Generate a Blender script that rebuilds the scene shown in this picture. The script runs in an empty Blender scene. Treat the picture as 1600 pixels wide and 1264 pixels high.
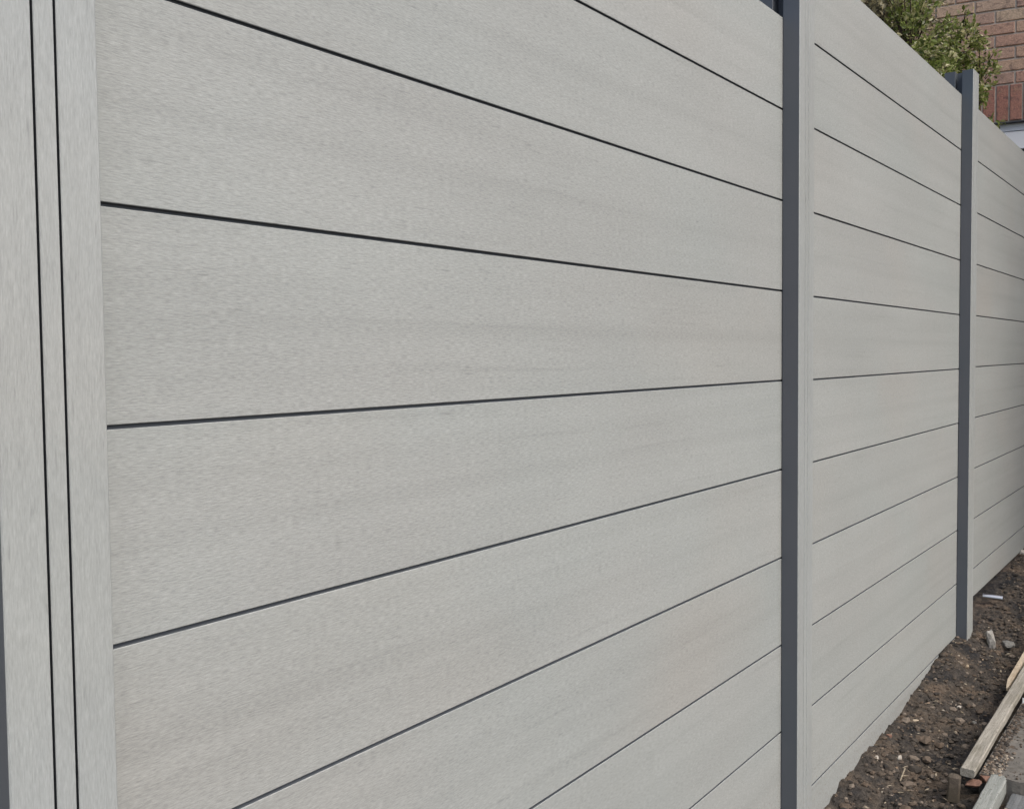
import bpy, math, random
import numpy as np
from mathutils import Matrix, Vector, Euler

rnd = random.Random(7)
sc = bpy.context.scene
col = sc.collection

# ------------------------------------------------------------------ camera
cam_d = bpy.data.cameras.new('camera')
cam_d.sensor_width = 36.0
cam_d.lens = 36.0 * 1605.3 / 1600.0
cam_d.clip_start = 0.05
cam_d.clip_end = 500
cam = bpy.data.objects.new('camera', cam_d)
col.objects.link(cam)
R_ = Vector((0.57492381, -0.81814844, -0.00978479))
U_ = Vector((0.0441107, 0.01905131, 0.99884498))
F_ = Vector((0.81701705, 0.57469137, -0.04704216))
cam.matrix_world = Matrix(((R_.x, U_.x, -F_.x, -0.42288), (R_.y, U_.y, -F_.y, -0.82719),
                           (R_.z, U_.z, -F_.z, -0.73691), (0, 0, 0, 1)))
sc.camera = cam

# ------------------------------------------------------------------ sky and sun
SUN = Vector((-0.20, -0.85, 1.0)).normalized()
elev = math.asin(SUN.z)
world = bpy.data.worlds.new('World')
sc.world = world
world.use_nodes = True
wn = world.node_tree.nodes
wl = world.node_tree.links
bg = wn['Background']
sky = wn.new('ShaderNodeTexSky')
sky.sky_type = 'NISHITA'
sky.sun_disc = False
sky.sun_elevation = elev
sky.sun_rotation = math.atan2(SUN.x, SUN.y)
sky.air_density = 1.0
sky.dust_density = 4.0
sky.ozone_density = 1.0
wl.new(sky.outputs[0], bg.inputs[0])
bg.inputs[1].default_value = 0.15
sun_d = bpy.data.lights.new('sun', 'SUN')
sun_d.energy = 1.2
sun_d.angle = math.radians(30)
sun_d.color = (1.0, 0.95, 0.87)
sun = bpy.data.objects.new('sun', sun_d)
col.objects.link(sun)
sun.rotation_euler = SUN.to_track_quat('Z', 'Y').to_euler()
sun.location = (0, -3, 5)
sc.view_settings.view_transform = 'Standard'
sc.view_settings.look = 'None'
sc.view_settings.gamma = 1
sc.view_settings.use_curve_mapping = False
sc.view_settings.exposure = 0.36

# ------------------------------------------------------------------ material helpers
class NT:
    def __init__(s, name):
        s.m = bpy.data.materials.new(name)
        s.m.use_nodes = True
        s.t = s.m.node_tree
        s.b = s.t.nodes['Principled BSDF']
    def n(s, typ, **kw):
        x = s.t.nodes.new(typ)
        for k, v in kw.items():
            setattr(x, k, v)
        return x
    def l(s, a, b):
        s.t.links.new(a, b)
    def coords(s, scale, seed=True, src='Object'):
        tc = s.n('ShaderNodeTexCoord')
        mp = s.n('ShaderNodeMapping')
        mp.inputs['Scale'].default_value = scale
        if seed:
            oi = s.n('ShaderNodeObjectInfo')
            vm = s.n('ShaderNodeVectorMath', operation='MULTIPLY')
            cx = s.n('ShaderNodeCombineXYZ')
            s.l(oi.outputs['Random'], cx.inputs[0]); s.l(oi.outputs['Random'], cx.inputs[2])
            s.l(cx.outputs[0], vm.inputs[0])
            vm.inputs[1].default_value = (37.0, 0, 11.0)
            ad = s.n('ShaderNodeVectorMath', operation='ADD')
            s.l(tc.outputs[src], ad.inputs[0]); s.l(vm.outputs[0], ad.inputs[1])
            s.l(ad.outputs[0], mp.inputs[0])
        else:
            s.l(tc.outputs[src], mp.inputs[0])
        return mp.outputs[0]
    def noise(s, vec, scale=1.0, detail=2.0, rough=0.5, dist=0.0):
        x = s.n('ShaderNodeTexNoise')
        x.inputs['Scale'].default_value = scale
        x.inputs['Detail'].default_value = detail
        x.inputs['Roughness'].default_value = rough
        x.inputs['Distortion'].default_value = dist
        s.l(vec, x.inputs['Vector'])
        return x.outputs['Fac']
    def remap(s, v, a, b, c, d):
        x = s.n('ShaderNodeMapRange')
        x.inputs[1].default_value = a; x.inputs[2].default_value = b
        x.inputs[3].default_value = c; x.inputs[4].default_value = d
        s.l(v, x.inputs[0])
        return x.outputs[0]
    def math(s, op, a, b):
        x = s.n('ShaderNodeMath', operation=op)
        for i, v in enumerate((a, b)):
            if isinstance(v, (int, float)): x.inputs[i].default_value = v
            else: s.l(v, x.inputs[i])
        return x.outputs[0]
    def mix(s, f, a, b, mode='MIX'):
        x = s.n('ShaderNodeMix', data_type='RGBA', blend_type=mode)
        for i, v in ((0, f), (6, a), (7, b)):
            if isinstance(v, (int, float)): x.inputs[i].default_value = v
            elif isinstance(v, tuple): x.inputs[i].default_value = (*v, 1)
            else: s.l(v, x.inputs[i])
        return x.outputs[2]
    def scale_col(s, c, f):
        x = s.n('ShaderNodeVectorMath', operation='SCALE')
        s.l(c, x.inputs[0])
        if isinstance(f, (int, float)): x.inputs['Scale'].default_value = f
        else: s.l(f, x.inputs['Scale'])
        return x.outputs[0]
    def ramp(s, v, stops):
        x = s.n('ShaderNodeValToRGB')
        e = x.color_ramp.elements
        while len(e) < len(stops): e.new(0.5)
        for i, (p, c) in enumerate(stops):
            e[i].position = p; e[i].color = (*c, 1)
        s.l(v, x.inputs[0])
        return x.outputs[0]
    def bump(s, h, dist, strength=1.0):
        x = s.n('ShaderNodeBump')
        x.inputs['Strength'].default_value = strength
        x.inputs['Distance'].default_value = dist
        s.l(h, x.inputs['Height'])
        s.l(x.outputs[0], s.b.inputs['Normal'])
    def fin(s, colr=None, rough=None, spec=None, metal=None):
        if colr is not None:
            if isinstance(colr, tuple): s.b.inputs['Base Color'].default_value = (*colr, 1)
            else: s.l(colr, s.b.inputs['Base Color'])
        if rough is not None:
            if isinstance(rough, (int, float)): s.b.inputs['Roughness'].default_value = rough
            else: s.l(rough, s.b.inputs['Roughness'])
        if spec is not None: s.b.inputs['Specular IOR Level'].default_value = spec
        if metal is not None: s.b.inputs['Metallic'].default_value = metal
        return s.m

def composite(name, axis, base, tint_a, tint_b, r0=0.62, r1=0.50, spec=0.45):
    """brushed wood-plastic composite; grain runs along axis ('x' or 'z')"""
    t = NT(name)
    sc_ = (lambda a, b: (a, b, b)) if axis == 'x' else (lambda a, b: (b, b, a))
    fine = t.noise(t.coords(sc_(95, 760)), 1, 4, 0.7, 0.0)
    long_ = t.noise(t.coords(sc_(1.6, 60)), 1, 3, 0.55)
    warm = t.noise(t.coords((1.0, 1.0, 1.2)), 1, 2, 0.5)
    med = t.noise(t.coords(sc_(24, 210)), 1, 2, 0.5)
    band = t.noise(t.coords(sc_(0.7, 26)), 1, 2, 0.5)
    dash = t.noise(t.coords(sc_(26, 330)), 1, 1, 0.4)
    blot = t.noise(t.coords((1.7, 1.7, 3.1)), 1, 3, 0.6)
    hue = t.noise(t.coords((1.3, 1.3, 2.3)), 1, 2, 0.5, 0.5)
    c = t.mix(t.remap(hue, 0.35, 0.65, 0, 1), tint_a, tint_b)
    c = t.mix(t.remap(warm, 0.56, 0.74, 0, 0.6), c, (0.995, 0.985, 0.935))  # soft warm patches of reflected light painted into the tint
    v = t.remap(fine, 0.25, 0.75, 0.70, 1.30) if axis == 'x' else t.remap(fine, 0.25, 0.75, 0.80, 1.20)
    v = t.math('MULTIPLY', v, t.remap(long_, 0.58, 0.74, 1.0, 0.91))
    if axis == 'x':
        # faint darker sink line over the hollow core in the middle of each board
        sp = t.n('ShaderNodeSeparateXYZ'); tc = t.n('ShaderNodeTexCoord'); t.l(tc.outputs['Object'], sp.inputs[0])
        dz = t.math('ABSOLUTE', t.math('ADD', sp.outputs[2], 0.104), 0)
        core_ = t.math('MULTIPLY', t.remap(dz, 0.003, 0.016, 1, 0), t.remap(med, 0.35, 0.65, 0.4, 1.0))
        v = t.math('MULTIPLY', v, t.remap(core_, 0, 1, 1.0, 0.945))
    v = t.math('MULTIPLY', v, t.remap(med, 0.25, 0.75, 0.955, 1.045))
    v = t.math('MULTIPLY', v, t.remap(band, 0.3, 0.7, 0.965, 1.035))
    v = t.math('MULTIPLY', v, t.remap(dash, 0.66, 0.80, 1.0, 0.80))
    v = t.math('MULTIPLY', v, t.remap(blot, 0.25, 0.75, 0.95, 1.05))
    # specks of splashed soil on the lowest part, just above the ground
    gp = t.n('ShaderNodeNewGeometry'); gs = t.n('ShaderNodeSeparateXYZ'); t.l(gp.outputs['Position'], gs.inputs[0])
    spk = t.n('ShaderNodeTexNoise'); spk.inputs['Scale'].default_value = 130; spk.inputs['Detail'].default_value = 3
    t.l(gp.outputs['Position'], spk.inputs['Vector'])
    lowm = t.math('MULTIPLY', t.remap(gs.outputs[2], -1.86, -1.62, 1, 0), t.remap(spk.outputs['Fac'], 0.56, 0.66, 0, 0.6))
    c = t.mix(lowm, c, (0.62, 0.52, 0.42))
    oi = t.n('ShaderNodeObjectInfo')
    v = t.math('MULTIPLY', v, t.remap(oi.outputs['Random'], 0, 1, 0.975, 1.025))
    v = t.math('MULTIPLY', v, base)
    t.bump(fine, 0.0005, 0.55)
    return t.fin(t.scale_col(c, v), t.remap(fine, 0.3, 0.7, r0, r1), spec)

M = {}
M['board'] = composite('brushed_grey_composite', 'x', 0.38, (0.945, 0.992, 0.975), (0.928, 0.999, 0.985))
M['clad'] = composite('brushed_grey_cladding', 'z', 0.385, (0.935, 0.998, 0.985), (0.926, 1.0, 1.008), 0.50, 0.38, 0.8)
M['groove'] = NT('groove_dark_grey').fin((0.095, 0.108, 0.125), 0.7, 0.3)
M['slit'] = NT('cladding_slit').fin((0.035, 0.04, 0.048), 0.7, 0.2)

t = NT('anthracite_aluminium')
c1 = t.coords((6, 6, 1.4)); v = t.noise(c1, 1, 3)
f1 = t.noise(t.coords((300, 300, 4)), 1, 2)
cc = t.ramp(v, [(0.3, (0.078, 0.095, 0.112)), (0.7, (0.100, 0.106, 0.124))])
t.bump(f1, 0.0002, 0.4)
M['alu'] = t.fin(cc, t.remap(v, 0.3, 0.7, 0.42, 0.55), 0.5)

t = NT('soil')
o = t.coords((1, 1, 1), False)
a = t.noise(o, 6.5, 4, 0.6); b_ = t.noise(o, 60, 5, 0.65); c_ = t.noise(o, 260, 3, 0.6)
cc = t.ramp(a, [(0.36, (0.024, 0.024, 0.025)), (0.47, (0.060, 0.053, 0.046)), (0.56, (0.088, 0.072, 0.057)), (0.66, (0.125, 0.095, 0.071))])
v = t.math('MULTIPLY', t.remap(b_, 0.3, 0.7, 0.55, 1.5), t.remap(c_, 0.3, 0.72, 0.7, 1.45))
cc = t.scale_col(cc, v)
h = t.math('ADD', t.math('MULTIPLY', b_, 1.0), t.math('MULTIPLY', c_, 0.35))
t.bump(h, 0.012, 0.8)
M['soil'] = t.fin(cc, 0.9, 0.2)

def island_mat(name, stops, rough=0.85, nscale=90, ncon=(0.75, 1.3), spec=0.25):
    t = NT(name)
    g = t.n('ShaderNodeNewGeometry'); oi = t.n('ShaderNodeObjectInfo')
    f = t.math('FRACT', t.math('ADD', g.outputs['Random Per Island'], oi.outputs['Random']), 0)
    cc = t.ramp(f, stops)
    nz = t.noise(t.coords((1, 1, 1), True), nscale, 4, 0.6)
    cc = t.scale_col(cc, t.remap(nz, 0.3, 0.7, *ncon))
    t.bump(nz, 0.004, 0.6)
    return t.fin(cc, rough, spec)

M['clod'] = island_mat('soil_clods', [(0, (0.030, 0.028, 0.026)), (0.45, (0.078, 0.067, 0.056)),
                                      (0.85, (0.105, 0.080, 0.060)), (0.97, (0.19, 0.16, 0.13))], 0.9)
M['pebble'] = island_mat('pebbles', [(0, (0.12, 0.10, 0.085)), (0.5, (0.22, 0.19, 0.155)),
                                     (0.8, (0.30, 0.22, 0.15)), (1, (0.42, 0.39, 0.33))], 0.8)
M['stone_pale'] = island_mat('pale_stone', [(0, (0.42, 0.39, 0.34)), (1, (0.5, 0.47, 0.42))], 0.75)
M['stone_grey'] = island_mat('grey_stone', [(0, (0.18, 0.18, 0.17)), (1, (0.24, 0.235, 0.22))], 0.85)
M['stone_buff'] = island_mat('buff_stone', [(0, (0.30, 0.24, 0.17)), (1, (0.38, 0.31, 0.22))], 0.8)
M['stone_red'] = island_mat('red_brick_rubble', [(0, (0.17, 0.10, 0.075)), (1, (0.21, 0.125, 0.095))], 0.9)
M['conc_lump'] = island_mat('concrete_lump', [(0, (0.30, 0.29, 0.27)), (1, (0.36, 0.35, 0.32))], 0.9, 60, (0.55, 1.35))
M['twig'] = island_mat('dry_twig', [(0, (0.20, 0.16, 0.11)), (1, (0.42, 0.37, 0.28))], 0.8)
M['bark'] = island_mat('shrub_bark', [(0, (0.045, 0.035, 0.028)), (1, (0.08, 0.062, 0.048))], 0.9)

t = NT('concrete')
o = t.coords((1, 1, 1), False)
a = t.noise(o, 5, 4, 0.6); b_ = t.noise(o, 45, 5, 0.65); d_ = t.noise(o, 22, 3, 0.7)
cc = t.ramp(a, [(0.3, (0.12, 0.115, 0.105)), (0.7, (0.20, 0.19, 0.172))])
cc = t.scale_col(cc, t.remap(b_, 0.3, 0.7, 0.75, 1.2))
cc = t.mix(t.remap(d_, 0.56, 0.66, 0, 0.85), cc, (0.085, 0.062, 0.045))
t.bump(b_, 0.006, 0.6)
M['concrete'] = t.fin(cc, 0.9, 0.2)

def timber(name, a0, a1, moss, seed_scale):
    t = NT(name)
    g = t.noise(t.coords((5, 130, 130)), 1, 4, 0.6, 0.6)
    f = t.noise(t.coords((30, 420, 420)), 1, 3, 0.6)
    s_ = t.noise(t.coords((seed_scale, 9, 9)), 1, 3, 0.6)
    cc = t.ramp(g, [(0.3, a0), (0.7, a1)])
    cc = t.scale_col(cc, t.remap(f, 0.3, 0.7, 0.8, 1.2))
    cc = t.mix(t.remap(s_, 0.55, 0.68, 0, 0.6), cc, moss)
    sp = t.noise(t.coords((110, 160, 160)), 1, 3, 0.7)
    cc = t.mix(t.remap(sp, 0.58, 0.68, 0, 0.65), cc, (0.09, 0.075, 0.058))
    t.bump(f, 0.001, 0.7)
    return t.fin(cc, 0.8, 0.25)
M['timber'] = timber('weathered_timber', (0.23, 0.22, 0.19), (0.40, 0.38, 0.335), (0.13, 0.122, 0.085), 4.5)
M['timber_pale'] = timber('fresh_cut_timber', (0.42, 0.35, 0.26), (0.55, 0.48, 0.37), (0.30, 0.24, 0.17), 5)
M['timber_green'] = timber('green_treated_timber', (0.21, 0.23, 0.215), (0.33, 0.345, 0.33), (0.22, 0.235, 0.18), 3.5)
M['peg'] = timber('brown_peg', (0.075, 0.062, 0.05), (0.14, 0.118, 0.094), (0.08, 0.07, 0.05), 6)
M['panel_grey'] = timber('grey_board', (0.11, 0.12, 0.125), (0.19, 0.20, 0.205), (0.10, 0.085, 0.07), 6)
M['upvc'] = NT('white_upvc').fin((0.78, 0.80, 0.83), 0.3, 0.5)
M['gasket'] = NT('dark_gasket').fin((0.05, 0.055, 0.065), 0.6, 0.3)
t = NT('window_glass')
t.b.inputs['Transmission Weight'].default_value = 0.0
M['glass'] = t.fin((0.05, 0.06, 0.07), 0.05, 0.8)
M['metal'] = NT('bright_steel').fin((0.62, 0.62, 0.62), 0.28, 0.5, 1.0)

t = NT('mortar')
o = t.coords((1, 1, 1), False); a = t.noise(o, 40, 4); b_ = t.noise(o, 3, 3)
cc = t.ramp(b_, [(0.3, (0.50, 0.45, 0.385)), (0.7, (0.62, 0.56, 0.48))])
cc = t.scale_col(cc, t.remap(a, 0.3, 0.7, 0.8, 1.15))
t.bump(a, 0.003, 0.6)
M['mortar'] = t.fin(cc, 0.95, 0.2)

def brickmat(name, stops):
    t = NT(name)
    g = t.n('ShaderNodeNewGeometry'); oi = t.n('ShaderNodeObjectInfo')
    f = t.math('FRACT', t.math('ADD', g.outputs['Random Per Island'], oi.outputs['Random']), 0)
    cc = t.ramp(f, stops)
    o = t.coords((1, 1, 1), True)
    a = t.noise(o, 14, 4, 0.6, 0.6); b_ = t.noise(o, 120, 4, 0.6); k = t.noise(o, 26, 2, 0.5, 1.0)
    cc = t.mix(t.remap(k, 0.55, 0.70, 0, 0.55), cc, (0.10, 0.075, 0.075))
    cc = t.mix(t.remap(a, 0.56, 0.72, 0, 0.6), cc, (0.34, 0.23, 0.16))
    cc = t.scale_col(cc, t.remap(b_, 0.3, 0.7, 0.75, 1.25))
    t.bump(b_, 0.004, 0.8)
    return t.fin(cc, 0.92, 0.2)
M['brick'] = brickmat('stock_brick', [(0, (0.40, 0.24, 0.19)), (0.3, (0.47, 0.32, 0.235)), (0.55, (0.39, 0.26, 0.21)),
                                      (0.8, (0.48, 0.37, 0.27)), (1, (0.43, 0.27, 0.20))])
M['brick_red'] = brickmat('red_soldier_brick', [(0, (0.33, 0.165, 0.13)), (0.5, (0.37, 0.20, 0.155)), (1, (0.30, 0.155, 0.13))])

def leafmat(name, stops, gloss):
    t = NT(name)
    g = t.n('ShaderNodeNewGeometry')
    cc = t.ramp(g.outputs['Random Per Island'], stops)
    t.fin(cc, gloss, 0.5)
    tr = t.n('ShaderNodeBsdfTranslucent')
    t.l(t.scale_col(cc, 1.1), tr.inputs[0])
    mx = t.n('ShaderNodeMixShader'); mx.inputs[0].default_value = 0.40
    t.l(t.b.outputs[0], mx.inputs[1]); t.l(tr.outputs[0], mx.inputs[2])
    t.l(mx.outputs[0], t.t.nodes['Material Output'].inputs[0])
    return t.m
M['leaf_green'] = leafmat('glossy_green_leaves', [(0, (0.09, 0.12, 0.04)), (0.3, (0.19, 0.25, 0.06)), (0.55, (0.29, 0.35, 0.11)),
                                                  (0.75, (0.29, 0.31, 0.13)), (0.9, (0.52, 0.50, 0.27)), (1, (0.66, 0.62, 0.42))], 0.25)
M['leaf_olive'] = leafmat('olive_leaves', [(0, (0.12, 0.12, 0.085)), (0.3, (0.23, 0.225, 0.15)), (0.55, (0.33, 0.31, 0.20)),
                                           (0.75, (0.36, 0.33, 0.20)), (0.9, (0.52, 0.46, 0.26)), (1, (0.66, 0.62, 0.50))], 0.28)

# ------------------------------------------------------------------ object helpers
def props(o, label=None, cat=None, group=None, kind=None):
    if label: o['label'] = label
    if cat: o['category'] = cat
    if group: o['group'] = group
    if kind: o['kind'] = kind
    return o
def link_mesh(name, me, parent=None, loc=(0, 0, 0)):
    o = bpy.data.objects.new(name, me); col.objects.link(o)
    o.location = loc
    if parent: o.parent = parent
    return o
def mesh(name, V, F, mats, fm=None, smooth=False):
    me = bpy.data.meshes.new(name)
    me.from_pydata([tuple(v) for v in V], [], F)
    for m in mats: me.materials.append(m)
    if fm is not None: me.polygons.foreach_set('material_index', fm)
    if smooth: me.polygons.foreach_set('use_smooth', [True] * len(F))
    me.update()
    return me
def empty(name, loc=(0, 0, 0), rz=0):
    o = bpy.data.objects.new(name, None); col.objects.link(o)
    o.location = loc; o.rotation_euler = (0, 0, rz); o.empty_display_size = 0.1
    return o
def prism(profile, axis, a, b, edge_mat=None):
    """closed 2D outline extruded along an axis. profile: (x,y) for axis z; (y,z) for axis x"""
    n = len(profile)
    if axis == 'z': V = [(p[0], p[1], a) for p in profile] + [(p[0], p[1], b) for p in profile]
    else: V = [(a, p[0], p[1]) for p in profile] + [(b, p[0], p[1]) for p in profile]
    F = [(i, (i + 1) % n, n + (i + 1) % n, n + i) for i in range(n)]
    fm = [0 if edge_mat is None else edge_mat[i] for i in range(n)]
    F += [tuple(range(n))[::-1], tuple(range(n, 2 * n))]
    fm += [0, 0]
    return V, F, fm
def joinparts(parts):
    V, F, fm = [], [], []
    for p in parts:
        k = len(V)
        V += list(p[0]); F += [tuple(i + k for i in f) for f in p[1]]
        fm += list(p[2]) if len(p) > 2 else [0] * len(p[1])
    return V, F, fm
def chbox(x0, x1, y0, y1, z0, z1, c=0.001):
    """box with its long vertical and top edges chamfered"""
    pr = [(x0 + c, y0), (x1 - c, y0), (x1, y0 + c), (x1, y1 - c), (x1 - c, y1), (x0 + c, y1), (x0, y1 - c), (x0, y0 + c)]
    V = [(x, y, z0) for x, y in pr] + [(x, y, z1 - c) for x, y in pr]
    mx, my = (x0 + x1) / 2, (y0 + y1) / 2
    V += [(x + (c if x < mx else -c), y + (c if y < my else -c), z1) for x, y in pr]
    F = []
    for L in (0, 8):
        for i in range(8):
            j = (i + 1) % 8; F.append((L + i, L + j, L + 8 + j, L + 8 + i))
    F += [tuple(range(8))[::-1], tuple(range(16, 24))]
    return V, F, [0] * len(F)

# value noise for terrain
_g = np.random.RandomState(3).rand(256, 256)
def vnoise(x, y):
    xi = np.floor(x).astype(int); yi = np.floor(y).astype(int)
    fx = x - xi; fy = y - yi
    fx = fx * fx * (3 - 2 * fx); fy = fy * fy * (3 - 2 * fy)
    g = lambda a, b: _g[a % 256, b % 256]
    return (g(xi, yi) * (1 - fx) + g(xi + 1, yi) * fx) * (1 - fy) + (g(xi, yi + 1) * (1 - fx) + g(xi + 1, yi + 1) * fx) * fy
def fbm(x, y, o, s0):
    r = 0; a = 1.0; w = 0
    for i in range(o):
        r = r + a * (vnoise(x * s0 + 17.3 * i, y * s0 + 5.1 * i) - 0.5); w += a
        a *= 0.55; s0 *= 2.1
    return r / w
def ground_h(x, y):
    x = np.asarray(x, float); y = np.asarray(y, float)
    base = np.interp(x, [-60, 1.6, 2.05, 2.19, 2.23, 2.36, 2.42, 2.65, 2.86, 2.96, 3.06, 3.19, 3.25, 3.43, 3.6, 3.75, 3.95, 4.3, 4.75, 5.1, 60],
                     [-1.93, -1.91, -1.888, -1.878, -1.859, -1.872, -1.857, -1.858, -1.85, -1.83, -1.826, -1.812, -1.80, -1.788, -1.793, -1.80, -1.83, -1.80, -1.722, -1.70, -1.70])
    far = np.interp(x, [-60, 2.0, 3.2, 4.2, 5.2, 60], [-1.93, -1.90, -1.87, -1.84, -1.73, -1.70])
    t = np.clip((-y - 0.01) / 0.16, 0, 1); t = t * t * (3 - 2 * t)
    z = base * (1 - t) + far * t
    near = np.clip(1.5 - np.abs(x - 3.5) / 6, 0.15, 1)
    z = z + near * (0.055 * fbm(x, y, 3, 6.0) * t + 0.020 * fbm(x + 7, y, 2, 26) * t + 0.026 * np.abs(fbm(x, y + 9, 4, 16)) * 1.6 + 0.010 * fbm(x + 4, y, 3, 70))
    return z - 0.006

# ------------------------------------------------------------------ ground
def axis_samples(lo, a, b, hi, step):
    fine = np.arange(a, b + 1e-6, step)
    def out(s, e):
        r = []; d = step; p = s
        while abs(p - s) < abs(e - s):
            d *= 1.22; p = p + math.copysign(d, e - s); r.append(p)
        return r
    return np.array(out(a, lo)[::-1] + list(fine) + out(b, hi))
xs = axis_samples(-80, 1.7, 6.5, 80, 0.0075)
ys = axis_samples(-80, -0.62, 0.06, 80, 0.0075)
XX, YY = np.meshgrid(xs, ys, indexing='ij')
ZZ = ground_h(XX, YY)
nx, ny = XX.shape
Vn = np.stack([XX.ravel(), YY.ravel(), ZZ.ravel()], 1)
ii = (np.arange(nx - 1)[:, None] * ny + np.arange(ny - 1)[None, :]).ravel()
Fn = np.stack([ii, ii + ny, ii + ny + 1, ii + 1], 1)
me = bpy.data.meshes.new('ground')
me.vertices.add(len(Vn)); me.vertices.foreach_set('co', Vn.ravel())
me.loops.add(Fn.size); me.loops.foreach_set('vertex_index', Fn.ravel())
me.polygons.add(len(Fn)); me.polygons.foreach_set('loop_start', np.arange(0, Fn.size, 4))
me.update(calc_edges=True); me.validate()
me.polygons.foreach_set('use_smooth', [True] * len(Fn))
me.materials.append(M['soil'])
props(link_mesh('ground', me), kind='structure')

# ------------------------------------------------------------------ fence
BAY, W, D = 1.8, 0.0956, 0.0397
P1, P2 = 0.1994, 0.19858
fence = empty('fence', (0, 0, -1.9))
props(fence, 'long pale grey composite fence of horizontal boards slotted between dark aluminium posts', 'fence')
def part(name, me, parent, loc):
    o = bpy.data.objects.new(name, me); col.objects.link(o); o.parent = parent
    o.location = loc
    return o
_bm = {}
def board_mesh(p, h_face, top, length):
    key = (round(p, 5), round(h_face, 5), top, round(length, 4))
    if key in _bm: return _bm[key]
    g, c, dp = 0.0040, 0.0007, 0.0055
    # (y, z) outline; z=0 at the face's top edge, tongue stands above it behind the groove
    pr = [(c, 0), (0, -c), (0, -h_face + c), (c, -h_face), (0.020 - c, -h_face), (0.020, -h_face + c), (0.020, -c), (0.020 - c, 0)]
    em = [0, 0, 0, 1, 0, 0, 0, 0]
    if not top:
        pr += [(0.016, g), (dp - 0.001, g)]
        pr += [(dp - 0.001, 0.0003)]
        em = [0, 0, 0, 1, 0, 0, 0, 1, 1, 1, 1]
    # pr order runs down the front and up the back
    V, F, fm = prism(pr, 'x', 0, length, em)
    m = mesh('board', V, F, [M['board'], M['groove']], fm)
    _bm[key] = m
    return m
def bay(x0, length, ztop, p, n, last=None):
    for k in range(n):
        g = 0.0040
        h = p - g if k > 0 else p - g / 2
        zt = ztop - k * p - (g / 2 if k > 0 else 0)
        if last is not None and k == n - 1: h = last
        bm_ = board_mesh(p, h, k == 0, length)
        part('board', bm_, fence, (x0 + rnd.uniform(-0.001, 0.001), rnd.uniform(-0.0004, 0.0004), zt + 1.9))
L = BAY - W + 0.03
bay(-BAY + W - 0.015, L, 0.0, P1, 10)
bay(W - 0.015, L, 0.0, P1, 10)
bay(BAY + W - 0.015, L, 0.1922, P2, 11)
bay(2 * BAY + W - 0.015, L, 0.1961, P2, 10, 0.108)
bay(3 * BAY + W - 0.015, 1.04, 0.1961, P2, 10, 0.108)

G1, G2, gw, gd = 0.0384, 0.0580, 0.0023, 0.0055
def post(x, ztop, zbot):
    h0, h1 = 0.0, ztop - zbot
    y0 = -D
    lip = y0 + 0.0022
    deep = y0 + 0.0075
    # aluminium body: front channel, web, rear box
    pr = [(0, lip), (0.0014, lip), (0.0014, deep), (W - 0.0014, deep), (W - 0.0014, lip), (W, lip), (W, -0.0022), (W - 0.0008, -0.0012),
          (W / 2 + 0.012, -0.0012), (W / 2 + 0.012, 0.0222), (W - 0.0008, 0.0222), (W, 0.023), (W, 0.058), (W - 0.001, 0.059), (0.001, 0.059), (0, 0.058),
          (0, 0.023), (0.0008, 0.0222), (W / 2 - 0.012, 0.0222), (W / 2 - 0.012, -0.0012), (0.0008, -0.0012), (0, -0.0022)]
    V, F, fm = prism(pr, 'z', h0, h1)
    b = part('post', mesh('post', V, F, [M['alu']], fm), fence, (x, 0, zbot + 1.9))
    c = 0.0011
    a, z = 0.0003, W - 0.0003
    def gv(g): return [(g - gw / 2 - .0006, y0), (g - gw / 2, y0 + 0.0008), (g - gw / 2, y0 + gd), (g + gw / 2, y0 + gd), (g + gw / 2, y0 + 0.0008), (g + gw / 2 + .0006, y0)]
    pr = [(a, y0 + 0.0012), (a + c, y0)] + gv(G1) + gv(G2) + [(z - c, y0), (z, y0 + 0.0012), (z, lip - 0.0003), (W - 0.0018, lip - 0.0003),
          (W - 0.0018, deep - 0.0003), (0.0018, deep - 0.0003), (0.0018, lip - 0.0003), (a, lip - 0.0003)]
    em = [0, 0] + [0, 1, 1, 1, 0] + [0] + [0, 1, 1, 1, 0] + [0] * 10
    em = em[:len(pr)]
    V, F, fm = prism(pr, 'z', h0, h1 + 0.0005, em)
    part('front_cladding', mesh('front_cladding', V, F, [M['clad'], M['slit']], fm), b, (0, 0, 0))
post(-BAY, 0.085, -2.1)
post(0, 0.085, -2.1)
post(BAY, 0.277, -2.1)
post(2 * BAY, 0.277, -1.90)
post(3 * BAY, 0.281, -1.85)

# ------------------------------------------------------------------ neighbouring house
WD = Vector((-0.141, 0.990, 0)).normalized()      # along the wall, away from the camera side
WN = Vector((-WD.y, WD.x, 0))                      # outward, towards the camera
ang = math.atan2(WD.y, WD.x)
house = empty('brick_house', (6.52, 0.25, -1.9), ang)
props(house, 'brown brick house with a white framed window beyond the far end of the fence', 'house')
# local axes: x along the wall, y = -outward normal reversed: outward is +y
S0, S1, H = -4.0, 4.2, 5.2
zl = lambda z: z + 1.9                             # local height
WX0, WX1, WZ0, WZ1 = -1.35, 0.70, zl(-0.45), zl(0.655)   # window opening
def boxm(x0, x1, y0, y1, z0, z1):
    V = [(x, y, z) for z in (z0, z1) for x, y in ((x0, y0), (x1, y0), (x1, y1), (x0, y1))]
    F = [(3, 2, 1, 0), (4, 5, 6, 7), (0, 1, 5, 4), (1, 2, 6, 5), (2, 3, 7, 6), (3, 0, 4, 7)]
    return V, F, [0] * 6
yo = -0.006
core = joinparts([boxm(S0, WX0, -0.25, yo, -0.3, H), boxm(WX1, S1, -0.25, yo, -0.3, H),
                  boxm(WX0, WX1, -0.25, yo, WZ1, H), boxm(WX0, WX1, -0.25, yo, -0.3, WZ0)])
part('wall', mesh('wall', core[0], core[1], [M['mortar']]), house, (0, 0, 0))
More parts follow.
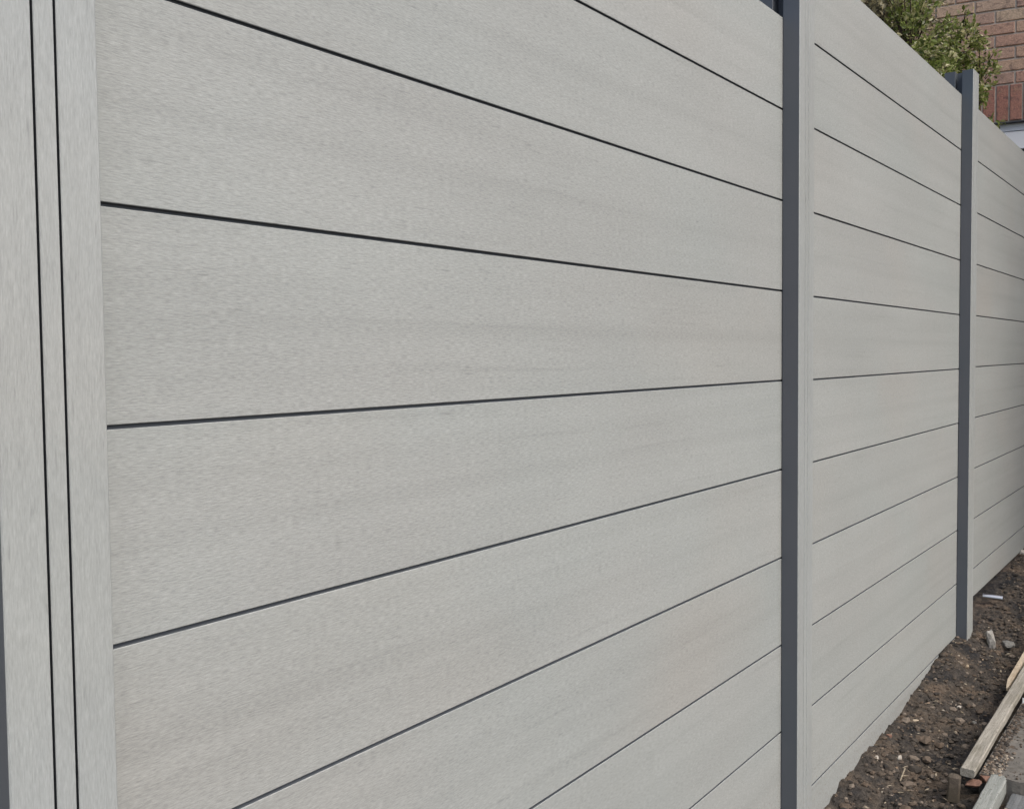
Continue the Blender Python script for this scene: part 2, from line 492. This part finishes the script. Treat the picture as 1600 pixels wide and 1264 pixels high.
def brickbox(l, hh, dd=0.02, c=0.003):
    # local: x along, y outward, z up; centred
    V = [(sx * l / 2, yo - 0.001, sz * hh / 2) for sx, sz in ((-1, -1), (1, -1), (1, 1), (-1, 1))]
    V += [(sx * l / 2, yo + dd * 0.3 - 0.003, sz * hh / 2) for sx, sz in ((-1, -1), (1, -1), (1, 1), (-1, 1))]
    V += [(sx * (l / 2 - c), yo + 0.0085, sz * (hh / 2 - c)) for sx, sz in ((-1, -1), (1, -1), (1, 1), (-1, 1))]
    F = [(4 + i, 4 + (i + 1) % 4, 8 + (i + 1) % 4, 8 + i) for i in range(4)] + [(i, (i + 1) % 4, 4 + (i + 1) % 4, 4 + i) for i in range(4)]
    F += [(8, 9, 10, 11)]
    return V, F
bm_s = mesh('brick', *brickbox(0.215, 0.065), [M['brick']])
bm_v = mesh('brick', *brickbox(0.065, 0.215), [M['brick_red']])
SOL0 = WZ1 + 0.005
Vs, Fs = [], []
def addstuff(x, z, l, hh, jit):
    V, F = brickbox(l, hh)
    k = len(Vs)
    Vs.extend((x + v[0], v[1] + jit, z + v[2]) for v in V); Fs.extend(tuple(i + k for i in f) for f in F)
nb = 0
z0 = SOL0 + 0.225 + 0.0375 - 0.075 * 40
for r in range(-3, 72):
    zc = z0 + r * 0.075
    if zc > H - 0.04 or zc < -0.25: continue
    off = 0.1125 if r % 2 else 0.0
    x = S0 + 0.11 + off
    if r % 2: addstuff(S0 + 0.052, zc, 0.1025, 0.065, 0)
    while x < S1 - 0.1:
        xa, xb = x - 0.1075, x + 0.1075
        inwin = xb > WX0 + 0.0 and xa < WX1 and WZ0 < zc < SOL0 + 0.22
        inband = SOL0 < zc < SOL0 + 0.22 and xb > WX0 - 0.15 and xa < WX1 + 0.15
        if not (inwin or inband):
            jit = rnd.uniform(-0.002, 0.002)
            if SOL0 - 0.2 < zc < zl(1.9) and -0.75 < x < 1.25:
                o = part('brick', bm_s, house, (x, jit, zc)); nb += 1
                o.rotation_euler = (0, rnd.uniform(-0.006, 0.006), 0)
            else: addstuff(x, zc, 0.215, 0.065, jit)
        x += 0.225
x = WX0 - 0.11
while x < WX1 + 0.12:
    part('brick', bm_v, house, (x, rnd.uniform(-0.002, 0.002), SOL0 + 0.1075 + 0.005)); x += 0.075
o = part('brick', mesh('brick', Vs, Fs, [M['brick']]), house, (0, 0, 0)); o['kind'] = 'stuff'
# unseen brick extension added near side of the fence to shade the far bay
WGX, WGY, WGH = -2.45, 2.7, 4.3
wg = boxm(S0, WGX, 0.0, WGY, -0.3, WGH)
part('shade_wing', mesh('shade_wing', wg[0], wg[1], [M['mortar']]), house, (0, 0, 0))
Vw, Fw = [], []
def shade_wing_brick(u, z, l, side):
    V, F = brickbox(l, 0.065); k = len(Vw)
    for a, b, c in V:
        Vw.append((WGX + b - yo - 0.001, WGY - u - a, z + c) if side else (WGX - u + a, WGY + b - yo - 0.001, z + c))
    Fw.extend(tuple(i + k for i in f) for f in F)
for r in range(0, 60):
    zc = 0.04 + r * 0.075
    if zc > WGH - 0.04: break
    u = 0.11 + (0.1125 if r % 2 else 0)
    while u < WGY - 0.11:
        shade_wing_brick(u, zc, 0.215, True); u += 0.225
    u = 0.11 + (0 if r % 2 else 0.1125)
    while u < WGX - S0 - 0.11:
        shade_wing_brick(u, zc, 0.215, False); u += 0.225
o = part('brick', mesh('brick', Vw, Fw, [M['brick']]), house, (0, 0, 0)); o['kind'] = 'stuff'
# window: white frame, sash, glass set back in the opening
win = empty('window'); win.parent = house
fr = 0.048
yb, yf = -0.10, -0.030
F_ = joinparts([boxm(WX0 + .002, WX1 - .002, yb, yf, WZ1 - fr, WZ1 - .004), boxm(WX0 + .002, WX0 + fr, yb, yf, WZ0, WZ1 - fr),
                boxm(WX1 - fr, WX1 - .002, yb, yf, WZ0, WZ1 - fr), boxm(WX0 + fr, WX1 - fr, yb, yf, WZ0, WZ0 + fr)])
part('frame', mesh('frame', F_[0], F_[1], [M['upvc']]), win, (0, 0, 0))
g_ = 0.008
xs0, xs1, zs0, zs1 = WX0 + fr + g_, WX1 - fr - g_, WZ0 + fr + g_, WZ1 - fr - g_
yb2, yf2 = -0.09, -0.018
sw = 0.105
F_ = joinparts([boxm(xs0, xs1, yb2, yf2, zs1 - sw, zs1), boxm(xs0, xs0 + sw, yb2, yf2, zs0, zs1 - sw),
                boxm(xs1 - sw, xs1, yb2, yf2, zs0, zs1 - sw), boxm(xs0 + sw, xs1 - sw, yb2, yf2, zs0, zs0 + sw)])
part('sash', mesh('sash', F_[0], F_[1], [M['upvc']]), win, (0, 0, 0))
part('seal', mesh('seal', *boxm(WX0 + fr, WX1 - fr, -0.086, -0.075, WZ0 + fr, WZ1 - fr)[:2], [M['gasket']]), win, (0, 0, 0))
part('pane', mesh('pane', *boxm(xs0 + sw, xs1 - sw, -0.065, -0.055, zs0 + sw, zs1 - sw)[:2], [M['glass']]), win, (0, 0, 0))
lt = boxm(WX0, WX1, -0.10, 0.004, WZ1 - 0.003, WZ1 + 0.004)
part('lintel', mesh('lintel', lt[0], lt[1], [M['gasket']]), house, (0, 0, 0))

# ------------------------------------------------------------------ shrubs behind the fence
def tube(pts, radii, n=6):
    V, F = [], []
    for i, p in enumerate(pts):
        p = Vector(p)
        d = (Vector(pts[min(i + 1, len(pts) - 1)]) - Vector(pts[max(i - 1, 0)])).normalized()
        a = d.orthogonal().normalized(); b = d.cross(a)
        for k in range(n):
            t_ = 2 * math.pi * k / n
            V.append(tuple(p + (a * math.cos(t_) + b * math.sin(t_)) * radii[i]))
    for i in range(len(pts) - 1):
        for k in range(n):
            F.append((i * n + k, i * n + (k + 1) % n, (i + 1) * n + (k + 1) % n, (i + 1) * n + k))
    F += [tuple(range(n))[::-1], tuple(range((len(pts) - 1) * n, len(pts) * n))]
    return V, F
def shrub(name, label, cx, cy, blobs, nleaf, leafmat_, seed, size, narrow):
    R = random.Random(seed)
    root = empty(name, (cx, cy, -1.9))
    props(root, label, 'shrub')
    V, F = [], []; TV, TF = [], []
    def addt(pts, rad):
        v, f = tube(pts, rad, 5); k = len(TV); TV.extend(v); TF.extend(tuple(i + k for i in q) for q in f)
    tot = sum(b[3] * b[4] * b[5] for b in blobs)
    for bi, (bx, by, bz, rx, ry, rz, dens) in enumerate([(*b[:6], b[6]) for b in blobs]):
        # limb from the base up to the blob
        base = Vector((R.uniform(-.05, .05), R.uniform(-.05, .05), 0.02))
        tip = Vector((bx, by, bz + 1.9))
        mid = base.lerp(tip, 0.55) + Vector((R.uniform(-.1, .1), R.uniform(-.1, .1), 0.05))
        addt([base, mid, tip, tip + Vector((R.uniform(-.05, .05), R.uniform(-.05, .05), rz * 0.7))], [0.018, 0.011, 0.006, 0.002])
        n = int(nleaf * dens * (rx * ry * rz) / tot)
        ntw = max(12, n // 26)
        for q in range(ntw):
            d = Vector((R.gauss(0, 1), R.gauss(0, 1), R.gauss(0, 1))).normalized()
            rr = R.uniform(0.45, 1.0) ** 0.6
            end = tip + Vector((d.x * rx, d.y * ry, d.z * rz)) * rr * R.uniform(0.9, 1.15)
            st = tip.lerp(end, R.uniform(0.25, 0.5)) + Vector((0, 0, -0.03))
            bend = st.lerp(end, .5) + Vector((0, 0, 0.015))
            addt([st, bend, end], [0.0035, 0.0024, 0.0012])
            ax = (end - st)
            for li in range(n // ntw):
                u = R.random() ** 0.7
                p = st.lerp(end, u) + Vector((R.gauss(0, .012), R.gauss(0, .012), R.gauss(0, .012)))
                out = (ax.normalized() * 0.7 + Vector((R.gauss(0, .8), R.gauss(0, .8), R.gauss(0.1, .7)))).normalized()
                s = size * R.uniform(0.55, 1.25)
                side = out.cross(Vector((R.gauss(0, 1), R.gauss(0, 1), R.gauss(0.5, 1)))).normalized()
                nrm = side.cross(out)
                w = s * narrow
                k = len(V)
                V.extend([tuple(p), tuple(p + out * s * .35 + side * w + nrm * w * .35), tuple(p + out * s * .7 + side * w * .8 + nrm * w * .3), tuple(p + out * s - nrm * s * .12),
                          tuple(p + out * s * .7 - side * w * .8 + nrm * w * .3), tuple(p + out * s * .35 - side * w + nrm * w * .35), tuple(p + out * s * .5)])
                F.extend([(k, k + 1, k + 6), (k + 1, k + 2, k + 6), (k + 2, k + 3, k + 6), (k + 3, k + 4, k + 6), (k + 4, k + 5, k + 6), (k + 5, k, k + 6)])
    part('crown', mesh('crown', V, F, [leafmat_]), root, (0, 0, 0))
    part('trunk', mesh('trunk', TV, TF, [M['bark']]), root, (0, 0, 0))
# blobs: dx, dy, z(world), rx, ry, rz, density
shrub('shrub', 'bushy shrub with small glossy bright green leaves behind the far aluminium post', 5.62, 0.50,
      [(0.05, 0.02, 0.72, .33, .20, .27, 1.0), (-0.35, 0.02, 0.62, .35, .2, .28, 1.1), (0.30, -0.12, 0.82, .18, .12, .17, 1.2),
       (0.34, -0.10, 0.42, .18, .12, .26, 1.2), (-0.05, 0.0, 0.25, .45, .22, .35, 0.6), (-0.75, 0.0, 0.75, .3, .2, .3, .9), (-0.4, 0.05, -0.4, .5, .25, .5, .25),
       (0.12, -0.05, 0.98, .22, .14, .16, 1.0)],
      27000, M['leaf_green'], 5, 0.029, 0.27)
shrub('shrub', 'taller looser shrub with olive and yellowish leaves above the pale fence top', 5.25, 0.80,
      [(0.40, 0.0, 1.10, .38, .28, .30, 1.0), (-0.10, -0.1, 1.10, .40, .28, .32, 1.1), (0.55, -0.1, 1.30, .32, .22, .28, 1.0), (0.2, 0.0, 1.45, .5, .25, .3, .9),
       (-0.65, -0.1, 1.2, .40, .28, .36, 1.0), (-0.1, 0, 0.75, .5, .3, .4, .7), (-0.9, 0, .8, .4, .3, .4, .6), (0.0, 0, 1.8, .5, .3, .4, .4), (-0.3, 0, 0.1, .6, .3, .5, .2)],
      26000, M['leaf_olive'], 9, 0.032, 0.22)

# ------------------------------------------------------------------ building debris on the soil
def gz(x, y): return float(ground_h(x, y))
def beam(name, x0, x1, y0, y1, z0, z1, m, skew=0.0, nick=None, seed=0, sag=0.0):
    """rough sawn length of timber along x with uneven edges, bevelled arrises and wane"""
    R = random.Random(seed)
    n = 26; V = []; c = 0.003
    prof = lambda: [(y0 + c, z0), (y1 - c, z0), (y1, z0 + c), (y1, z1 - c), (y1 - c, z1), (y0 + c, z1), (y0, z1 - c), (y0, z0 + c)]
    for i in range(n + 1):
        u = i / n; x = x0 + (x1 - x0) * u
        j = R.uniform(-.0008, .0008)
        for (y, z) in prof():
            V.append((x + (0.004 * (y - y0) / (y1 - y0) if i == 0 else 0), y + skew * u + j + R.uniform(-.0004, .0004), z + sag * u + R.uniform(-.0004, .0004)))
    F = []
    for i in range(n):
        for k in range(8): F.append((i * 8 + k, i * 8 + (k + 1) % 8, (i + 1) * 8 + (k + 1) % 8, (i + 1) * 8 + k))
    F += [tuple(range(8))[::-1], tuple(range(n * 8, n * 8 + 8))]
    me = mesh(name, V, F, [m])
    return me
o = link_mesh('timber_plank', beam('timber_plank', 2.345, 4.6, -0.307, -0.272, -1.821, -1.80, M['timber'], 0.016, seed=2, sag=0.02))
props(o, 'long weathered timber edging plank with mossy stains, lying parallel to the fence', 'plank')
# pointed stake
R = random.Random(4)
V = []; pts = [(3.126, .20), (3.15, .6), (3.20, 1.0), (3.45, 1.0), (3.9, 1.0), (4.4, 1.0)]
for x, s in pts:
    for yy, zz in ((-1, -1), (1, -1), (1, 1), (-1, 1)):
        V.append((x, -0.252 + yy * 0.0085 * s + (x - 3.1) * 0.012 + R.uniform(-.0005, .0005), -1.815 + zz * 0.012 * (s ** .7) + R.uniform(-.0005, .0005) + (x - 3.1) * .02))
F = [(i * 4 + k, i * 4 + (k + 1) % 4, (i + 1) * 4 + (k + 1) % 4, (i + 1) * 4 + k) for i in range(5) for k in range(4)] + [(3, 2, 1, 0), (20, 21, 22, 23)]
props(link_mesh('wooden_stake', mesh('wooden_stake', V, F, [M['timber_pale']])),
      'thin pale wooden stake with a cut point, lying beside the weathered plank', 'stake')
o = link_mesh('timber_batten', beam('timber_batten', 1.55, 2.408, -0.384, -0.345, -1.862, -1.822, M['timber_green'], 0.012, seed=5))
props(o, 'greenish grey treated timber batten at the bottom right corner, in front of the dark recess', 'batten')
# grey board with pale worn front edge
bd = link_mesh('grey_board', beam('grey_board', 2.27, 2.372, -0.95, -0.388, -1.862, -1.848, M['panel_grey'], seed=6))
props(bd, 'flat dark grey board with a pale worn edge, right of the greenish batten', 'board')
e = link_mesh('edge', mesh('edge', *boxm(2.2645, 2.2690, -0.95, -0.389, -1.861, -1.8475)[:2], [M['timber_pale']]), bd)
# concrete path behind the plank, rough edged
xs2 = np.arange(2.395, 9.0, 0.02); ys2 = np.concatenate([np.arange(-1.6, -0.6, 0.05), np.linspace(-0.6, -0.3085, 31)])
A, B = np.meshgrid(xs2, ys2, indexing='ij')
top = -1.822 + 0.006 * fbm(A, B, 3, 9) + 0.004 * fbm(A, B, 3, 60) + np.interp(A, [2.4, 4, 5.5, 9], [0, 0, 0.10, 0.12])
A2 = A + np.where(A < 2.40, 0.012 * fbm(A * 0, B, 3, 30), 0)
na, nb_ = A.shape
V = [(a, b, c) for a, b, c in zip(A2.ravel(), B.ravel(), top.ravel())]
F = [(i * nb_ + j, (i + 1) * nb_ + j, (i + 1) * nb_ + j + 1, i * nb_ + j + 1) for i in range(na - 1) for j in range(nb_ - 1)]
k = len(V)
V += [(V[j][0], V[j][1], -1.98) for j in range(nb_)]
F += [(j, j + 1, k + j + 1, k + j) for j in range(nb_ - 1)]
k2 = len(V)
V += [(V[i * nb_ + nb_ - 1][0], V[i * nb_ + nb_ - 1][1], -1.98) for i in range(na)]
F += [(i * nb_ + nb_ - 1, (i + 1) * nb_ + nb_ - 1, k2 + i + 1, k2 + i) for i in range(na - 1)]
props(link_mesh('path', mesh('path', V, F, [M['concrete']], smooth=False)), kind='structure')

# irregular stones
import bmesh
def rockmesh(name, sx, sy, sz, m, seed, sub=2, rough=0.28, blocky=0.0):
    bm = bmesh.new(); bmesh.ops.create_icosphere(bm, subdivisions=sub, radius=1)
    R = random.Random(seed)
    dirs = [(Vector((R.gauss(0, 1), R.gauss(0, 1), R.gauss(0, 1))).normalized(), R.uniform(0.42, 0.8)) for _ in range(13)]
    for v in bm.verts:
        c = v.co.copy()
        for d, h in dirs:
            k = c.dot(d)
            if k > h: c -= d * (k - h)
        if blocky: c = Vector([math.copysign(abs(q) ** (1 - blocky), q) for q in c])
        c *= 1 + R.uniform(-rough, rough) * 0.25
        v.co = Vector((c.x * sx, c.y * sy, c.z * sz))
    me = bpy.data.meshes.new(name); bm.to_mesh(me); bm.free()
    me.materials.append(m)
    return me
def rock(name, label, cat, x, y, s, m, seed, group=None, dz=0.3, rz=0, blocky=0.0, zabs=None):
    o = link_mesh(name, rockmesh(name, s[0], s[1], s[2], m, seed, blocky=blocky))
    z = gz(x, y) if zabs is None else zabs
    o.location = (x, y, z + s[2] * dz); o.rotation_euler = (R.uniform(-.2, .2), R.uniform(-.2, .2), rz)
    return props(o, label, cat, group)
rock('concrete_block', 'broken pale grey concrete lump standing beside the foot of the far post', 'rubble', 3.70, -0.10, (.026, .022, .042), M['conc_lump'], 1, dz=.55, rz=.4, blocky=.3)
rock('concrete_block', 'low flat grey concrete piece on the soil just right of the pale lump', 'rubble', 3.78, -0.145, (.05, .03, .016), M['stone_grey'], 2, dz=.3, rz=.3, blocky=.2)
rock('stone', 'small white stone on the soil below the middle of the second bay', 'stone', 2.508, -0.081, (.011, .009, .010), M['stone_pale'], 3)
rock('stone', 'small pale pebble close to the foot of the fence, nearest the camera', 'stone', 2.453, -0.034, (.008, .007, .008), M['stone_pale'], 4)
rock('brick_fragment', 'small pinkish brick crumb against the foot of the fence', 'rubble', 2.62, -0.022, (.010, .009, .009), M['stone_red'], 5)
rock('stone', 'white angular stone on the dark soil left of the pointed stake', 'stone', 3.03, -0.13, (.015, .010, .009), M['stone_pale'], 6)
rock('stone', 'flat buff stone halfway between the far post and the stake', 'stone', 3.354, -0.089, (.020, .010, .006), M['stone_buff'], 7)
rock('stone', 'grey wedge-shaped stone in the hollow left of the weathered plank', 'stone', 2.93, -0.19, (.018, .012, .010), M['stone_grey'], 8)
rock('stone', 'pale stone beside dark hole where soil meets the far fence bottom', 'stone', 4.97, -0.02, (.03, .02, .02), M['stone_pale'], 9)
rock('brick_fragment', 'flat reddish brown brick piece under the near end of the weathered plank', 'rubble', 2.352, -0.300, (.018, .026, .009), M['stone_red'], 21, zabs=-1.838, dz=0, rz=.1, blocky=.2)
rock('brick_fragment', 'reddish brick lump wedged between the weathered plank and the greenish batten', 'rubble', 2.392, -0.328, (.026, .022, .016), M['stone_red'], 14, zabs=-1.835, dz=0, rz=.5, blocky=.2)
pg = chbox(-.015, .015, -.015, .015, 0, .066, .004)
o = link_mesh('wooden_peg', mesh('wooden_peg', pg[0], pg[1], [M['peg']]), loc=(2.335, -0.258, -1.885)); o.rotation_euler = (.05, .06, .15)
props(o, 'short dark brown wooden peg driven into the soil at the near end of the plank', 'peg')
# yellowish flat chip
o = link_mesh('wood_chip', rockmesh('wood_chip', .020, .006, .004, M['timber_pale'], 12)); o.location = (2.775, -0.058, gz(2.775, -.058) + .008); o.rotation_euler = (0.1, .05, -.5)
props(o, 'yellowish wood chip on the soil close to the fence in the second bay', 'wood chip')
# short bright metal tube projecting by the fence bottom
pr_ = [(math.cos(2 * math.pi * i / 16), math.sin(2 * math.pi * i / 16)) for i in range(16)]
Vt = []
for (yy, rr_) in ((0.03, .011), (-.046, .011), (-.046, .009), (0.03, .009)):
    Vt += [(a * rr_, yy, b * rr_) for a, b in pr_]
Ft = [(L_ * 16 + i, L_ * 16 + (i + 1) % 16, (L_ + 1) * 16 + (i + 1) % 16, (L_ + 1) * 16 + i) for L_ in range(3) for i in range(16)]
o = link_mesh('metal_tube', mesh('metal_tube', Vt, Ft, [M['metal']], smooth=False), loc=(4.25, -0.002, gz(4.25, -.02) + .035)); o.rotation_euler = (0.06, 0, 0.2)
props(o, 'short bright metal tube sticking out from under the fence past the far post', 'tube')
# white plastic offcut on the path edge
o = link_mesh('plastic_offcut', mesh('plastic_offcut', *joinparts([boxm(0, .03, -.12, 0, 0, .003), boxm(0, .003, -.12, 0, .003, .016), boxm(.027, .03, -.12, 0, .003, .016)])[:2], [M['upvc']]),
              loc=(3.03, -0.312, -1.829))
o.rotation_euler = (0, 0, 0.15)
props(o, 'small white plastic channel offcut lying on the path against the weathered plank', 'offcut')
# pale bent twigs
def twig(pts, r, label):
    v, f = tube([(x, y, gz(x, y) + h) for x, y, h in pts], [r, r * .9, r * .7, r * .4][:len(pts)], 5)
    props(link_mesh('twig', mesh('twig', v, f, [M['twig']])), label, 'twig')
twig([(2.40, -.11, .006), (2.43, -.115, .018), (2.445, -.105, .014), (2.475, -.11, .006)], .0018, 'pale forked dry twig on the soil at the bottom edge, nearest the fence')
twig([(2.33, -.245, .004), (2.36, -.24, .012), (2.38, -.24, .018), (2.40, -.238, .02)], .0016, 'thin straight pale splinter left of the greenish batten')

# soil clods and gravel lying loose: uncountable
def scatter(name, label, n, m, seed, smin, smax, region, flat=0.7, bias=1.0):
    R = random.Random(seed); V, F = [], []
    bm = bmesh.new(); bmesh.ops.create_icosphere(bm, subdivisions=1, radius=1)
    bv = [v.co.copy() for v in bm.verts]; bf = [tuple(v.index for v in f.verts) for f in bm.faces]; bm.free()
    xs_ = [R.uniform(region[0], region[1]) for _ in range(n)]; ys_ = [R.uniform(region[2], region[3]) for _ in range(n)]
    zs_ = ground_h(xs_, ys_)
    for x, y, z in zip(xs_, ys_, zs_):
        if y < -0.30 and x > 2.39: z = -1.822 + float(np.interp(x, [2.4, 4, 5.5, 9], [0, 0, 0.10, 0.12]))
        if y < -0.262 and y > -0.312 and x > 2.33: continue
        s = smin + (smax - smin) * R.random() ** (2.6 * bias)
        e_ = Euler((R.uniform(0, 6), R.uniform(0, 6), R.uniform(0, 6))).to_matrix()
        k = len(V)
        sx, sy, sz = s * R.uniform(.7, 1.3), s * R.uniform(.6, 1.1), s * R.uniform(.4, 1.0) * flat
        for v in bv:
            q = e_ @ (v * R.uniform(.78, 1.12))
            V.append((x + q.x * sx, y + q.y * sy, z + q.z * sz + sz * .35))
        F.extend(tuple(i + k for i in f) for f in bf)
    o = link_mesh(name, mesh(name, V, F, [m]))
    props(o, label, 'soil', kind='stuff')
scatter('soil_clods', 'loose brown soil clods scattered along the foot of the fence', 6500, M['clod'], 1, .002, .011, (1.9, 5.6, -.30, -.002))
scatter('earth_lumps', 'crumbly larger lumps of dug brown earth beside the fence', 420, M['clod'], 11, .007, .024, (1.9, 5.6, -.29, -.012), bias=.8)
scatter('gravel', 'small pale pebbles and crumbs mixed into the soil', 800, M['pebble'], 2, .0015, .007, (1.9, 5.6, -.30, -.002), bias=1.4)
scatter('path_crumbs', 'soil crumbs and grit spilled on the concrete path', 1500, M['clod'], 3, .001, .006, (2.4, 4.2, -.50, -.309), bias=1.2)
scatter('plank_edge_soil', 'brown soil and grit heaped along the path side of the weathered plank', 2600, M['clod'], 6, .0015, .008, (2.40, 4.4, -.337, -.3085), bias=1.1)
scatter('path_grit', 'pale grit at the broken near corner of the path', 220, M['pebble'], 7, .0015, .006, (2.40, 2.56, -.36, -.309))
# fine leaf litter flakes
R = random.Random(8); V, F = [], []
for i in range(900):
    x, y = R.uniform(2.0, 5.4), R.uniform(-.26, -.004)
    z = gz(x, y) + R.uniform(.002, .010) if i % 3 == 0 else None
    if z is None: continue
    s = R.uniform(.003, .011); a = R.uniform(0, 6.28); tl = R.uniform(-.5, .5)
    dx, dy = math.cos(a) * s, math.sin(a) * s; ex, ey = -math.sin(a) * s * .3, math.cos(a) * s * .3
    k = len(V)
    V += [(x - dx, y - dy, z), (x + ex, y + ey, z + s * tl * .5 + .001), (x + dx, y + dy, z + s * tl), (x - ex, y - ey, z + s * tl * .3)]
    F.append((k, k + 1, k + 2, k + 3))
props(link_mesh('leaf_litter', mesh('leaf_litter', V, F, [M['twig']])), 'dry plant scraps and splinters strewn over the soil', 'litter', kind='stuff')
